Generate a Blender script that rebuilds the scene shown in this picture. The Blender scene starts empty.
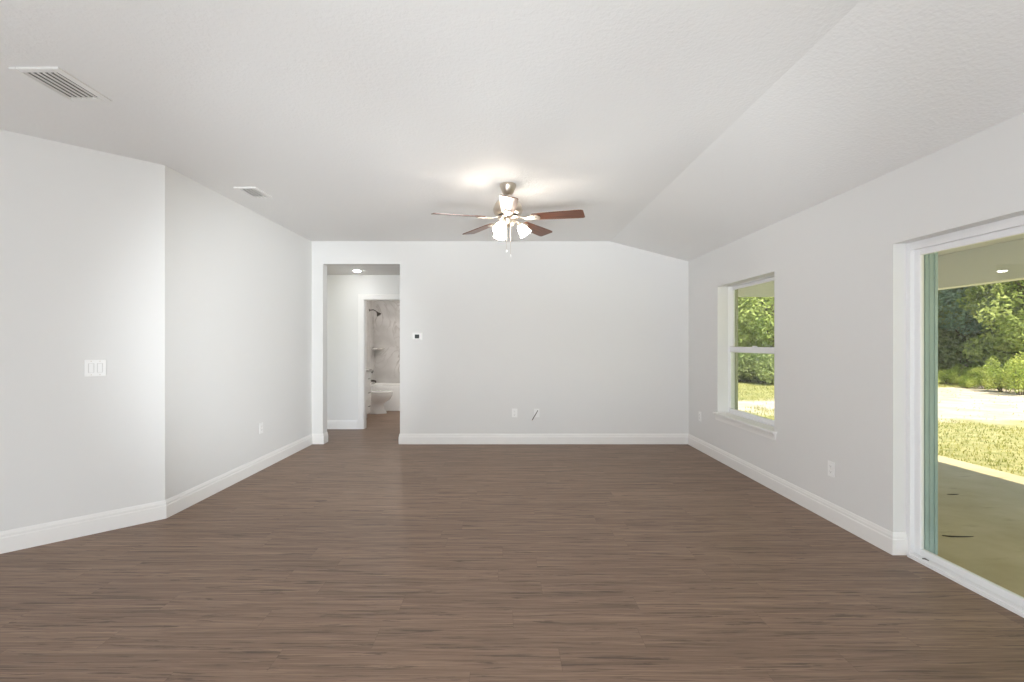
import bpy, bmesh, math, random
from mathutils import Vector, Matrix
import numpy as np

R = math.radians
PI = math.pi
sc = bpy.context.scene
COL = sc.collection

# ------------------------------------------------------------------ camera
cam_d = bpy.data.cameras.new('camera')
cam = bpy.data.objects.new('camera', cam_d)
COL.objects.link(cam)
cam.location = (0, 0, 1.35)
cam.rotation_euler = (R(90), 0, 0)
cam_d.sensor_width = 36.0
cam_d.lens = 36.0 * 480 / 1024
cam_d.shift_x = 9 / 1024
cam_d.shift_y = 3 / 1024
cam_d.clip_start = 0.02
cam_d.clip_end = 400
sc.camera = cam

# ------------------------------------------------------------------ colour management
sc.view_settings.view_transform = 'Standard'
sc.view_settings.look = 'None'
sc.view_settings.gamma = 1.0
sc.view_settings.use_curve_mapping = False
sc.view_settings.exposure = 0.0
sc.cycles.max_bounces = 16
sc.cycles.diffuse_bounces = 10
sc.cycles.transparent_max_bounces = 16

# ------------------------------------------------------------------ sky and sun
world = bpy.data.worlds.new('sky')
sc.world = world
world.use_nodes = True
wn = world.node_tree
bgn = wn.nodes['Background']
sky = wn.nodes.new('ShaderNodeTexSky')
sky.sky_type = 'NISHITA'
sky.sun_disc = False
sky.sun_elevation = R(55)
sky.sun_rotation = R(200)
sky.air_density = 1.0
sky.dust_density = 2.0
wn.links.new(sky.outputs[0], bgn.inputs[0])
bgn.inputs[1].default_value = 0.40

sun_d = bpy.data.lights.new('sun', 'SUN')
sun = bpy.data.objects.new('sun', sun_d)
COL.objects.link(sun)
sun_d.energy = 9.0
sun_d.angle = R(0.6)
sun_d.color = (1.0, 0.95, 0.85)
sun.rotation_euler = Vector((-0.10, 0.52, -0.85)).to_track_quat('-Z', 'Y').to_euler()



def area_light(name, loc, direction, sx, sy, power, color):
    ld = bpy.data.lights.new(name, 'AREA')
    ld.shape = 'RECTANGLE'
    ld.size, ld.size_y = sx, sy
    ld.energy = power
    ld.color = color
    o = bpy.data.objects.new(name, ld)
    COL.objects.link(o)
    o.location = loc
    o.rotation_euler = Vector(direction).to_track_quat('-Z', 'Y').to_euler()
    return o


# added fill lights without fixtures, unseen behind and beside the camera
P_REAR, P_SIDE, P_UP, P_SPOT, P_FAR, P_NEAR = 98.0, 24.0, 92.0, 1180.0, 310.0, 80.0
FILL_COL = (0.90, 0.96, 1.0)
area_light('rear_fill', (-0.6, -4.1, 0.8), (0, 1, 0.55), 5.0, 1.1, P_REAR, FILL_COL)
area_light('side_fill', (2.48, 0.2, 0.8), (-0.75, 0.55, 0.5), 1.7, 1.2, P_SIDE, FILL_COL)
area_light('bounce_fill', (-1.7, -1.2, 0.35), (0.52, 0.78, 0.40), 2.4, 0.7, P_UP, FILL_COL)


def spot_light(name, loc, aim, power, angle, radius):
    ld = bpy.data.lights.new(name, 'SPOT')
    ld.energy = power
    ld.color = FILL_COL
    ld.spot_size = R(angle)
    ld.spot_blend = 1.0
    ld.shadow_soft_size = radius
    o = bpy.data.objects.new(name, ld)
    COL.objects.link(o)
    o.location = loc
    o.rotation_euler = (Vector(aim) - Vector(loc)).to_track_quat('-Z', 'Y').to_euler()


spot_light('left_wall_fill', (2.3, 0.0, 1.9), (-2.6, 5.45, 1.30), P_SPOT, 34, 0.15)  # added fill for the left wall, no lamp fitting there
spot_light('low_fill', (-0.5, -1.4, 0.3), (0.5, 5.4, 2.75), P_FAR, 56, 0.3)  # added low fill toward the far ceiling and back wall
for cx in (-1.5, 0.05, 1.5):
    spot_light('far_ceiling_fill', (cx * 0.5, -1.4, 0.3), (cx, 4.55, 2.735), 330.0, 27, 0.2)  # added row of fills that brighten the far ceiling
spot_light('near_ceiling_fill', (0.4, -1.6, 0.4), (0.3, 3.2, 2.7), P_NEAR, 75, 0.4)  # added fill aimed at the nearer ceiling

FAN_EMIT = 37.0        # glowing glass shades of the ceiling fan
GLOBE_EMIT = 5.0      # added fill globes, unseen behind the camera
DOWNLIGHT_EMIT = 95.0  # recessed hall light and the added bathroom fill


# ------------------------------------------------------------------ materials
def nt(name):
    m = bpy.data.materials.new(name)
    m.use_nodes = True
    n = m.node_tree
    return m, n, n.nodes['Principled BSDF']


def mat(name, col, rough=0.5, metal=0.0, var=0.0, vscale=8.0, bump=0.0, bscale=200.0, coat=0.0, spec=None, bdist=0.002):
    m, n, p = nt(name)
    p.inputs['Base Color'].default_value = (*col, 1)
    p.inputs['Roughness'].default_value = rough
    p.inputs['Metallic'].default_value = metal
    if coat:
        p.inputs['Coat Weight'].default_value = coat
        p.inputs['Coat Roughness'].default_value = 0.08
    if spec is not None:
        p.inputs['Specular IOR Level'].default_value = spec
    tc = n.nodes.new('ShaderNodeTexCoord')
    if var:
        nz = n.nodes.new('ShaderNodeTexNoise')
        nz.inputs['Scale'].default_value = vscale
        nz.inputs['Detail'].default_value = 4
        n.links.new(tc.outputs['Object'], nz.inputs['Vector'])
        mx = n.nodes.new('ShaderNodeMix')
        mx.data_type = 'RGBA'
        mx.inputs['A'].default_value = (*[c * (1 - var) for c in col], 1)
        mx.inputs['B'].default_value = (*[min(1, c * (1 + var)) for c in col], 1)
        n.links.new(nz.outputs['Fac'], mx.inputs['Factor'])
        n.links.new(mx.outputs['Result'], p.inputs['Base Color'])
    if bump:
        nb = n.nodes.new('ShaderNodeTexNoise')
        nb.inputs['Scale'].default_value = bscale
        nb.inputs['Detail'].default_value = 3
        n.links.new(tc.outputs['Object'], nb.inputs['Vector'])
        b = n.nodes.new('ShaderNodeBump')
        b.inputs['Strength'].default_value = bump
        b.inputs['Distance'].default_value = bdist
        n.links.new(nb.outputs['Fac'], b.inputs['Height'])
        n.links.new(b.outputs['Normal'], p.inputs['Normal'])
    return m


def emit_mat(name, col, strength):
    m, n, p = nt(name)
    p.inputs['Base Color'].default_value = (0.9, 0.9, 0.9, 1)
    p.inputs['Emission Color'].default_value = (*col, 1)
    p.inputs['Emission Strength'].default_value = strength
    return m


def math_node(n, op, a=None, b=None, c=None):
    k = n.nodes.new('ShaderNodeMath')
    k.operation = op
    for i, v in enumerate((a, b, c)):
        if v is None:
            continue
        if isinstance(v, (int, float)):
            k.inputs[i].default_value = v
        else:
            n.links.new(v, k.inputs[i])
    return k.outputs[0]


def mix_col(n, fac, a, b, blend='MIX'):
    k = n.nodes.new('ShaderNodeMix')
    k.data_type = 'RGBA'
    k.blend_type = blend
    for nm, v in (('Factor', fac), ('A', a), ('B', b)):
        s = [i for i in k.inputs if i.name == nm and (i.type == 'RGBA' or nm == 'Factor')][0]
        if isinstance(v, (int, float)):
            s.default_value = v
        elif isinstance(v, tuple):
            s.default_value = (*v, 1)
        else:
            n.links.new(v, s)
    return [o for o in k.outputs if o.type == 'RGBA'][0]


def map_range(n, v, a, b, c=0.0, d=1.0):
    k = n.nodes.new('ShaderNodeMapRange')
    k.clamp = True
    n.links.new(v, k.inputs[0])
    for i, x in enumerate((a, b, c, d)):
        k.inputs[i + 1].default_value = x
    return k.outputs[0]


def floor_material():
    m, n, p = nt('vinyl_plank')
    tc = n.nodes.new('ShaderNodeTexCoord')
    sp = n.nodes.new('ShaderNodeSeparateXYZ')
    n.links.new(tc.outputs['Object'], sp.inputs[0])
    x, y = sp.outputs[0], sp.outputs[1]
    W, L = 0.152, 1.22
    row = math_node(n, 'FLOOR', math_node(n, 'DIVIDE', y, W))
    wn1 = n.nodes.new('ShaderNodeTexWhiteNoise')
    wn1.noise_dimensions = '1D'
    n.links.new(row, wn1.inputs['W'])
    xs = math_node(n, 'ADD', math_node(n, 'DIVIDE', x, L), wn1.outputs['Value'])
    colm = math_node(n, 'FLOOR', xs)
    cb = n.nodes.new('ShaderNodeCombineXYZ')
    n.links.new(row, cb.inputs[0])
    n.links.new(colm, cb.inputs[1])
    wn2 = n.nodes.new('ShaderNodeTexWhiteNoise')
    wn2.noise_dimensions = '2D'
    n.links.new(cb.outputs[0], wn2.inputs['Vector'])
    rnd = wn2.outputs['Value']
    # grain: long streaks along the plank, moved by a random amount on each plank
    off = math_node(n, 'MULTIPLY', rnd, 37.0)

    def grain(sx, sy, scale, detail, rough=0.6, dist=0.0):
        c = n.nodes.new('ShaderNodeCombineXYZ')
        n.links.new(math_node(n, 'ADD', math_node(n, 'MULTIPLY', x, sx), off), c.inputs[0])
        n.links.new(math_node(n, 'MULTIPLY', y, sy), c.inputs[1])
        n.links.new(off, c.inputs[2])
        z = n.nodes.new('ShaderNodeTexNoise')
        z.inputs['Scale'].default_value = scale
        z.inputs['Detail'].default_value = detail
        z.inputs['Roughness'].default_value = rough
        z.inputs['Distortion'].default_value = dist
        n.links.new(c.outputs[0], z.inputs['Vector'])
        return z.outputs['Fac']
    g1 = grain(0.8, 22.0, 1.6, 6, 0.68, 0.5)
    g2 = grain(4.0, 150.0, 1.0, 4, 0.65)
    g3 = grain(1.9, 42.0, 1.3, 5, 0.68, 0.8)
    base = mix_col(n, map_range(n, g1, 0.36, 0.64), (0.182, 0.115, 0.079), (0.328, 0.219, 0.152))
    base = mix_col(n, map_range(n, g2, 0.40, 0.66, 0.0, 0.6), base, (0.166, 0.107, 0.073))
    dark = map_range(n, g3, 0.56, 0.62, 0.0, 0.85)
    base = mix_col(n, dark, base, (0.092, 0.058, 0.041))
    tint = map_range(n, rnd, 0.0, 1.0, 0.94, 1.06)
    base = mix_col(n, 1.0, base, tint, 'MULTIPLY')
    # thin joints between planks
    fy = math_node(n, 'FRACT', math_node(n, 'DIVIDE', y, W))
    fx = math_node(n, 'FRACT', xs)
    ey = math_node(n, 'LESS_THAN', fy, 0.012)
    ex = math_node(n, 'LESS_THAN', fx, 0.0018)
    joint = math_node(n, 'MULTIPLY', math_node(n, 'MAXIMUM', ey, ex), 0.3)
    base = mix_col(n, joint, base, (0.05, 0.032, 0.025))
    n.links.new(base, p.inputs['Base Color'])
    p.inputs['Roughness'].default_value = 0.5
    n.links.new(map_range(n, g2, 0.3, 0.7, 0.42, 0.56), p.inputs['Roughness'])
    p.inputs['Specular IOR Level'].default_value = 0.45
    b = n.nodes.new('ShaderNodeBump')
    b.inputs['Strength'].default_value = 0.25
    b.inputs['Distance'].default_value = 0.0015
    n.links.new(g2, b.inputs['Height'])
    n.links.new(b.outputs['Normal'], p.inputs['Normal'])
    return m


def marble_material():
    m, n, p = nt('marble_tile')
    tc = n.nodes.new('ShaderNodeTexCoord')
    z = n.nodes.new('ShaderNodeTexNoise')
    z.inputs['Scale'].default_value = 1.5
    z.inputs['Detail'].default_value = 6
    z.inputs['Distortion'].default_value = 1.8
    n.links.new(tc.outputs['Object'], z.inputs['Vector'])
    v = math_node(n, 'ABSOLUTE', math_node(n, 'SUBTRACT', z.outputs['Fac'], 0.5))
    vein = map_range(n, v, 0.0, 0.035, 1.0, 0.0)
    z2 = n.nodes.new('ShaderNodeTexNoise')
    z2.inputs['Scale'].default_value = 2.4
    n.links.new(tc.outputs['Object'], z2.inputs['Vector'])
    vein = math_node(n, 'MULTIPLY', vein, map_range(n, z2.outputs['Fac'], 0.35, 0.65, 0.10, 0.65))
    base = mix_col(n, map_range(n, z2.outputs['Fac'], 0.3, 0.7), (0.56, 0.54, 0.52), (0.76, 0.74, 0.72))
    base = mix_col(n, vein, base, (0.38, 0.34, 0.31))
    sp = n.nodes.new('ShaderNodeSeparateXYZ')
    n.links.new(tc.outputs['Object'], sp.inputs[0])
    fz = math_node(n, 'LESS_THAN', math_node(n, 'FRACT', math_node(n, 'DIVIDE', sp.outputs[2], 0.61)), 0.007)
    fx = math_node(n, 'LESS_THAN', math_node(n, 'FRACT', math_node(n, 'DIVIDE', math_node(n, 'ADD', sp.outputs[0], 0.35), 0.61)), 0.007)
    base = mix_col(n, math_node(n, 'MULTIPLY', math_node(n, 'MAXIMUM', fz, fx), 0.35), base, (0.5, 0.48, 0.45))
    n.links.new(base, p.inputs['Base Color'])
    p.inputs['Roughness'].default_value = 0.25
    return m


def glass_material(name, tint, refl=1.0):
    """thin window pane: tinted see-through with Fresnel mirror on top"""
    m = bpy.data.materials.new(name)
    m.use_nodes = True
    n = m.node_tree
    n.nodes.clear()
    out = n.nodes.new('ShaderNodeOutputMaterial')
    tr = n.nodes.new('ShaderNodeBsdfTransparent')
    tr.inputs[0].default_value = (*tint, 1)
    gl = n.nodes.new('ShaderNodeBsdfGlossy')
    gl.inputs['Roughness'].default_value = 0.0
    lw = n.nodes.new('ShaderNodeLayerWeight')
    lw.inputs[0].default_value = 0.5
    fr = math_node(n, 'ADD', 0.04, math_node(n, 'MULTIPLY', math_node(n, 'POWER', lw.outputs['Facing'], 5.0), 0.96))
    mx = n.nodes.new('ShaderNodeMixShader')
    n.links.new(math_node(n, 'MULTIPLY', fr, refl), mx.inputs[0])
    n.links.new(tr.outputs[0], mx.inputs[1])
    n.links.new(gl.outputs[0], mx.inputs[2])
    n.links.new(mx.outputs[0], out.inputs[0])
    return m


def leaf_material(name, c1, c2):
    m = bpy.data.materials.new(name)
    m.use_nodes = True
    n = m.node_tree
    n.nodes.clear()
    out = n.nodes.new('ShaderNodeOutputMaterial')
    tc = n.nodes.new('ShaderNodeTexCoord')
    z = n.nodes.new('ShaderNodeTexNoise')
    z.inputs['Scale'].default_value = 1.3
    z.inputs['Detail'].default_value = 5
    n.links.new(tc.outputs['Object'], z.inputs['Vector'])
    c = mix_col(n, map_range(n, z.outputs['Fac'], 0.35, 0.65), c1, c2)
    d = n.nodes.new('ShaderNodeBsdfDiffuse')
    t = n.nodes.new('ShaderNodeBsdfTranslucent')
    n.links.new(c, d.inputs[0])
    n.links.new(c, t.inputs[0])
    mx = n.nodes.new('ShaderNodeMixShader')
    mx.inputs[0].default_value = 0.35
    n.links.new(d.outputs[0], mx.inputs[1])
    n.links.new(t.outputs[0], mx.inputs[2])
    n.links.new(mx.outputs[0], out.inputs[0])
    return m


def wood_blade_material():
    m, n, p = nt('walnut_blade')
    tc = n.nodes.new('ShaderNodeTexCoord')
    mp = n.nodes.new('ShaderNodeMapping')
    mp.inputs['Scale'].default_value = (2.0, 40.0, 4.0)
    n.links.new(tc.outputs['Object'], mp.inputs[0])
    z = n.nodes.new('ShaderNodeTexNoise')
    z.inputs['Scale'].default_value = 1.5
    z.inputs['Detail'].default_value = 4
    n.links.new(mp.outputs[0], z.inputs['Vector'])
    c = mix_col(n, map_range(n, z.outputs['Fac'], 0.3, 0.7), (0.085, 0.028, 0.013), (0.20, 0.072, 0.032))
    n.links.new(c, p.inputs['Base Color'])
    p.inputs['Roughness'].default_value = 0.28
    return m


def ground_material():
    m, n, p = nt('yard_ground')
    tc = n.nodes.new('ShaderNodeTexCoord')
    sp = n.nodes.new('ShaderNodeSeparateXYZ')
    n.links.new(tc.outputs['Object'], sp.inputs[0])
    x, y = sp.outputs[0], sp.outputs[1]

    def noise(scale, detail=4):
        z = n.nodes.new('ShaderNodeTexNoise')
        z.inputs['Scale'].default_value = scale
        z.inputs['Detail'].default_value = detail
        n.links.new(tc.outputs['Object'], z.inputs['Vector'])
        return z.outputs['Fac']
    big = noise(0.55, 5)
    fine = noise(6.0, 5)
    mid = noise(1.6, 5)
    half = math_node(n, 'ADD', 0.9, math_node(n, 'MULTIPLY', math_node(n, 'MAXIMUM', math_node(n, 'SUBTRACT', x, 6.0), 0.0), 0.45))
    d = math_node(n, 'SUBTRACT', math_node(n, 'ABSOLUTE', math_node(n, 'SUBTRACT', y, 11.6)), half)
    d = math_node(n, 'ADD', d, math_node(n, 'MULTIPLY', math_node(n, 'SUBTRACT', big, 0.5), 3.0))
    sandm = map_range(n, d, -0.25, 0.25, 1.0, 0.0)
    grass = mix_col(n, map_range(n, fine, 0.3, 0.7), (0.20, 0.205, 0.06), (0.42, 0.37, 0.17))
    sand = mix_col(n, map_range(n, mid, 0.35, 0.65), (0.40, 0.325, 0.245), (0.56, 0.48, 0.385))
    sand = mix_col(n, map_range(n, fine, 0.62, 0.75, 0, 0.5), sand, (0.27, 0.23, 0.11))
    n.links.new(mix_col(n, sandm, grass, sand), p.inputs['Base Color'])
    p.inputs['Roughness'].default_value = 0.95
    return m


def slab_material():
    m, n, p = nt('porch_concrete')
    tc = n.nodes.new('ShaderNodeTexCoord')

    def noise(scale, detail=5, sc3=(1, 1, 1)):
        mp = n.nodes.new('ShaderNodeMapping')
        mp.inputs['Scale'].default_value = sc3
        n.links.new(tc.outputs['Object'], mp.inputs[0])
        z = n.nodes.new('ShaderNodeTexNoise')
        z.inputs['Scale'].default_value = scale
        z.inputs['Detail'].default_value = detail
        z.inputs['Roughness'].default_value = 0.65
        n.links.new(mp.outputs[0], z.inputs['Vector'])
        return z.outputs['Fac']
    a = noise(1.6)
    b = noise(3.2, 6, (0.6, 2.2, 1))
    c = mix_col(n, map_range(n, a, 0.3, 0.7), (0.47, 0.375, 0.21), (0.62, 0.515, 0.33))
    c = mix_col(n, map_range(n, b, 0.60, 0.74, 0, 0.75), c, (0.20, 0.16, 0.085))
    n.links.new(c, p.inputs['Base Color'])
    p.inputs['Roughness'].default_value = 0.7
    return m


M = {
    'wall': mat('painted_wall', (0.775, 0.772, 0.765), 0.75, bump=0.08, bscale=140, spec=0.3),
    'ceiling': mat('textured_ceiling', (0.84, 0.838, 0.832), 0.85, bump=0.5, bscale=55, bdist=0.006, spec=0.2),
    'trim': mat('white_trim', (0.86, 0.85, 0.835), 0.35),
    'vinyl': mat('white_vinyl', (0.86, 0.86, 0.875), 0.35),
    'floor': floor_material(),
    'marble': marble_material(),
    'glass': glass_material('clear_pane', (0.95, 0.97, 0.91), 0.8),
    'door_glass': glass_material('green_tinted_pane', (0.95, 0.955, 0.90), 1.0),
    'teal': mat('teal_glass_tint', (0.33, 0.44, 0.44), 0.35, var=0.1),  # tint of the slanted glass painted onto the door's outer jamb
    'olive': mat('olive_grey_liner', (0.33, 0.34, 0.22), 0.5, var=0.1),
    'gap': mat('dark_gap', (0.05, 0.05, 0.05), 0.8),
    'plastic': mat('white_plastic', (0.90, 0.90, 0.895), 0.35),
    'rocker_gap_shade': mat('switch_gap_shade', (0.66, 0.655, 0.65), 0.4),  # grey painted in for the shade lines around the switch paddles
    'screen': mat('dark_screen', (0.03, 0.035, 0.035), 0.25),
    'cable': mat('grey_cable', (0.13, 0.12, 0.11), 0.5),
    'nickel': mat('brushed_nickel', (0.62, 0.55, 0.47), 0.3, 1.0, bump=0.05, bscale=300),
    'dark_metal': mat('dark_nickel', (0.12, 0.11, 0.10), 0.3, 1.0),
    'iron': mat('satin_nickel_iron', (0.66, 0.60, 0.53), 0.38, 0.9),
    'blade': wood_blade_material(),
    'shade': emit_mat('glowing_frosted_glass', (1.0, 0.90, 0.78), FAN_EMIT),
    'globe': emit_mat('fill_globe_glow', (1.0, 0.965, 0.925), GLOBE_EMIT),
    'lens': emit_mat('glowing_lens', (0.97, 0.985, 1.0), DOWNLIGHT_EMIT),
    'bath_fill_lens': emit_mat('bath_fill_glow', (1.0, 0.96, 0.91), DOWNLIGHT_EMIT * 2.6),
    'vent': mat('white_vent_metal', (0.82, 0.815, 0.80), 0.4),
    'duct': mat('duct_shadow', (0.16, 0.155, 0.15), 0.8),
    'porcelain': mat('white_porcelain', (0.86, 0.85, 0.83), 0.12, coat=0.4),
    'acrylic': mat('white_acrylic', (0.86, 0.855, 0.84), 0.2),
    'cabinet': mat('white_cabinet', (0.82, 0.81, 0.79), 0.4),
    'counter': mat('grey_counter', (0.42, 0.40, 0.38), 0.25, var=0.2, vscale=40),
    'slab': slab_material(),
    'porch': mat('porch_stucco', (0.74, 0.75, 0.75), 0.9, bump=0.3, bscale=90),
    'ground': ground_material(),
    'bark': mat('bark', (0.12, 0.09, 0.06), 0.9, var=0.4, vscale=12, bump=0.6, bscale=25, bdist=0.02),
    'twig': mat('dry_twig', (0.055, 0.045, 0.03), 0.9, var=0.3),
    'leaf_dark': leaf_material('dark_leaf', (0.18, 0.235, 0.095), (0.37, 0.42, 0.18)),
    'leaf_blue': leaf_material('blue_green_leaf', (0.19, 0.29, 0.20), (0.36, 0.47, 0.32)),
    'leaf_bright': leaf_material('bright_leaf', (0.24, 0.31, 0.085), (0.48, 0.53, 0.19)),
    'leaf_scrub': leaf_material('scrub_leaf', (0.22, 0.30, 0.055), (0.50, 0.54, 0.15)),
    'grass_blade': leaf_material('grass_blade', (0.25, 0.27, 0.07), (0.48, 0.44, 0.17)),
}


# ------------------------------------------------------------------ mesh helpers
class MB:
    def __init__(self):
        self.v, self.f = [], []

    def add(self, vs, fs):
        k = len(self.v)
        self.v += [tuple(p) for p in vs]
        self.f += [tuple(i + k for i in f) for f in fs]
        return self

    def box(self, x0, x1, y0, y1, z0, z1, mtx=None):
        vs = [Vector(p) for p in ((x0, y0, z0), (x1, y0, z0), (x1, y1, z0), (x0, y1, z0), (x0, y0, z1), (x1, y0, z1), (x1, y1, z1), (x0, y1, z1))]
        if mtx is not None:
            vs = [mtx @ p for p in vs]
        return self.add(vs, [(0, 3, 2, 1), (4, 5, 6, 7), (0, 1, 5, 4), (1, 2, 6, 5), (2, 3, 7, 6), (3, 0, 4, 7)])

    def prism(self, poly, h0, h1, axis='z'):
        """poly: 2D points counter-clockwise; axis z: (x,y); axis y: (x,z)"""
        n = len(poly)
        if axis == 'z':
            vs = [(a, b, h0) for a, b in poly] + [(a, b, h1) for a, b in poly]
        else:
            vs = [(a, h0, b) for a, b in poly] + [(a, h1, b) for a, b in poly]
        fs = [tuple(range(n))[::-1], tuple(range(n, 2 * n))]
        for i in range(n):
            j = (i + 1) % n
            fs.append((i, j, n + j, n + i))
        return self.add(vs, fs)

    def rings(self, rings, cap0=True, cap1=True):
        n = len(rings[0])
        vs = [p for r in rings for p in r]
        fs = []
        for k in range(len(rings) - 1):
            for i in range(n):
                j = (i + 1) % n
                fs.append((k * n + i, k * n + j, (k + 1) * n + j, (k + 1) * n + i))
        if cap0:
            fs.append(tuple(range(n))[::-1])
        if cap1:
            fs.append(tuple((len(rings) - 1) * n + i for i in range(n)))
        return self.add(vs, fs)

    def lathe(self, prof, seg=24, mtx=None, cap0=True, cap1=True):
        rs = []
        for r, z in prof:
            ring = [Vector((r * math.cos(2 * PI * i / seg), r * math.sin(2 * PI * i / seg), z)) for i in range(seg)]
            if mtx is not None:
                ring = [mtx @ p for p in ring]
            rs.append(ring)
        return self.rings(rs, cap0, cap1)

    def tube(self, pts, r, seg=8):
        pts = [Vector(p) for p in pts]
        rr = r if isinstance(r, (list, tuple)) else [r] * len(pts)
        rs = []
        for i, p in enumerate(pts):
            d = (pts[min(i + 1, len(pts) - 1)] - pts[max(i - 1, 0)]).normalized()
            up = Vector((0, 0, 1)) if abs(d.z) < 0.9 else Vector((1, 0, 0))
            a = d.cross(up).normalized()
            b = a.cross(d).normalized()
            rs.append([p + (a * math.cos(2 * PI * k / seg) + b * math.sin(2 * PI * k / seg)) * rr[i] for k in range(seg)])
        return self.rings(rs)

    def mesh(self, name, m, smooth=False, off=None):
        me = bpy.data.meshes.new(name)
        vs = self.v if off is None else [(a - off[0], b - off[1], c - off[2]) for a, b, c in self.v]
        me.from_pydata(vs, [], self.f)
        bm = bmesh.new()
        bm.from_mesh(me)
        bmesh.ops.recalc_face_normals(bm, faces=bm.faces)
        bm.to_mesh(me)
        bm.free()
        me.materials.append(m)
        if smooth:
            me.polygons.foreach_set('use_smooth', [True] * len(me.polygons))
        me.update()
        return me

    def build(self, name, m, parent=None, bevel=0.0, smooth=False, off=None, seg=2):
        o = bpy.data.objects.new(name, self.mesh(name, m, smooth, off))
        COL.objects.link(o)
        if parent is not None:
            o.parent = parent
        if bevel:
            b = o.modifiers.new('bevel', 'BEVEL')
            b.width = bevel
            b.segments = seg
            b.limit_method = 'ANGLE'
            b.angle_limit = R(40)
        if smooth:
            e = o.modifiers.new('split', 'EDGE_SPLIT')
            e.split_angle = R(45)
        return o


def tag(o, label=None, cat=None, group=None, kind=None):
    if label:
        o['label'] = label
    if cat:
        o['category'] = cat
    if group:
        o['group'] = group
    if kind:
        o['kind'] = kind
    return o


def empty(name, loc=(0, 0, 0), rz=0.0):
    o = bpy.data.objects.new(name, None)
    o.location = loc
    o.rotation_euler = (0, 0, rz)
    o.empty_display_size = 0.1
    COL.objects.link(o)
    return o


def copy_tree(o, parent=None):
    c = o.copy()
    COL.objects.link(c)
    if parent is not None:
        c.parent = parent
    for ch in [x for x in COL.objects if x.parent == o]:
        copy_tree(ch, c)
    return c


def struct(mb, name, m, bevel=0.0, label=None, **kw):
    o = mb.build(name, m, None, bevel, **kw)
    o['kind'] = 'structure'
    if label:
        o['label'] = label
    return o


# ------------------------------------------------------------------ dimensions
XLC = -2.62                     # the left wall is a touch out of square
YB, YB2 = 6.48, 6.63           # back wall faces
XL, XR, XR2 = -2.58, 2.505, 2.71
ZF, ZP, XC = 2.735, 2.463, 1.443  # flat ceiling, plate at right wall, crease
YH = 7.62                      # hall's far wall
YR = -4.2                      # rear of the kitchen behind the camera
XK = -4.4
OX0, OX1, OZ = -2.43, -1.391, 2.43   # hall opening
ZH = 2.445
WY0, WY1, WZ0, WZ1 = 4.431, 5.605, 0.55, 2.02   # window
DY0, DY1, DZ = 1.26, 3.083, 1.994              # sliding door


def zslope(x):
    return ZF + (x - XC) * (ZP - ZF) / (XR - XC)


# ------------------------------------------------------------------ floor, ceilings, walls
struct(MB().box(-4.6, XR2, YR - 0.15, 10.6, -0.12, 0.0), 'floor', M['floor'], label='brown wood-look plank floor running across the room')
zc = zslope(XR2)
struct(MB().prism([(XK - 0.2, ZF), (XC, ZF), (XR2, zc), (XR2, zc + 0.3), (XC, ZF + 0.3), (XK - 0.2, ZF + 0.3)], YR - 0.15, YB2, 'y'),
       'ceiling', M['ceiling'], label='white textured ceiling with a sloped side along the window wall')
struct(MB().box(-3.7, 1.2, YB2, YH + 0.12, ZH, ZH + 0.12), 'ceiling_hall', M['ceiling'])
struct(MB().box(-2.95, -1.15, YH + 0.12, 10.62, ZH, ZH + 0.12), 'ceiling_bathroom', M['ceiling'])

b = MB()
b.box(XL - 0.15, OX0, YB, YB2, 0, ZF + 0.1)
b.prism([(OX0, OZ), (OX1, OZ), (OX1, ZF + 0.1), (OX0, ZF + 0.1)], YB, YB2, 'y')
b.prism([(OX1, 0), (XR + 0.02, 0), (XR + 0.02, zslope(XR + 0.02) + 0.06), (XC, ZF + 0.06), (OX1, ZF + 0.06)], YB, YB2, 'y')
struct(b, 'wall_back', M['wall'], label='pale grey end wall with the hall opening at its left')

b = MB()
b.prism([(XL, YB), (XL - 0.15, YB), (-2.77, 3.782), (XLC, 3.72)], 0, ZF + 0.02)
struct(b, 'wall_left', M['wall'])
b = MB()
b.prism([(XLC, 3.72), (-2.77, 3.782), (XK - 0.15, 1.982), (XK, 1.94)], 0, ZF + 0.02)
struct(b, 'wall_diagonal', M['wall'])
struct(MB().box(XK - 0.15, XK, YR, 1.95, 0, ZF + 0.02), 'wall_kitchen_side', M['wall'])
b = MB()
b.prism([(XK - 0.15, 0), (XR2, 0), (XR2, zslope(XR2) + 0.06), (XC, ZF + 0.06), (XK - 0.15, ZF + 0.06)], YR - 0.15, YR, 'y')
struct(b, 'wall_rear', M['wall'])

b = MB()
b.box(XR, XR2, YR, DY0, 0, ZP + 0.02)
b.box(XR, XR2, DY0, DY1, DZ, ZP + 0.02)
b.box(XR, XR2, DY1, WY0, 0, ZP + 0.02)
b.box(XR, XR2, WY0, WY1, 0, WZ0 - 0.02)
b.box(XR, XR2, WY0, WY1, WZ1, ZP + 0.02)
b.box(XR, XR2, WY1, YB2, 0, ZP + 0.02)
struct(b, 'wall_right', M['wall'], label='pale grey wall with the window and the sliding glass door')

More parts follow.
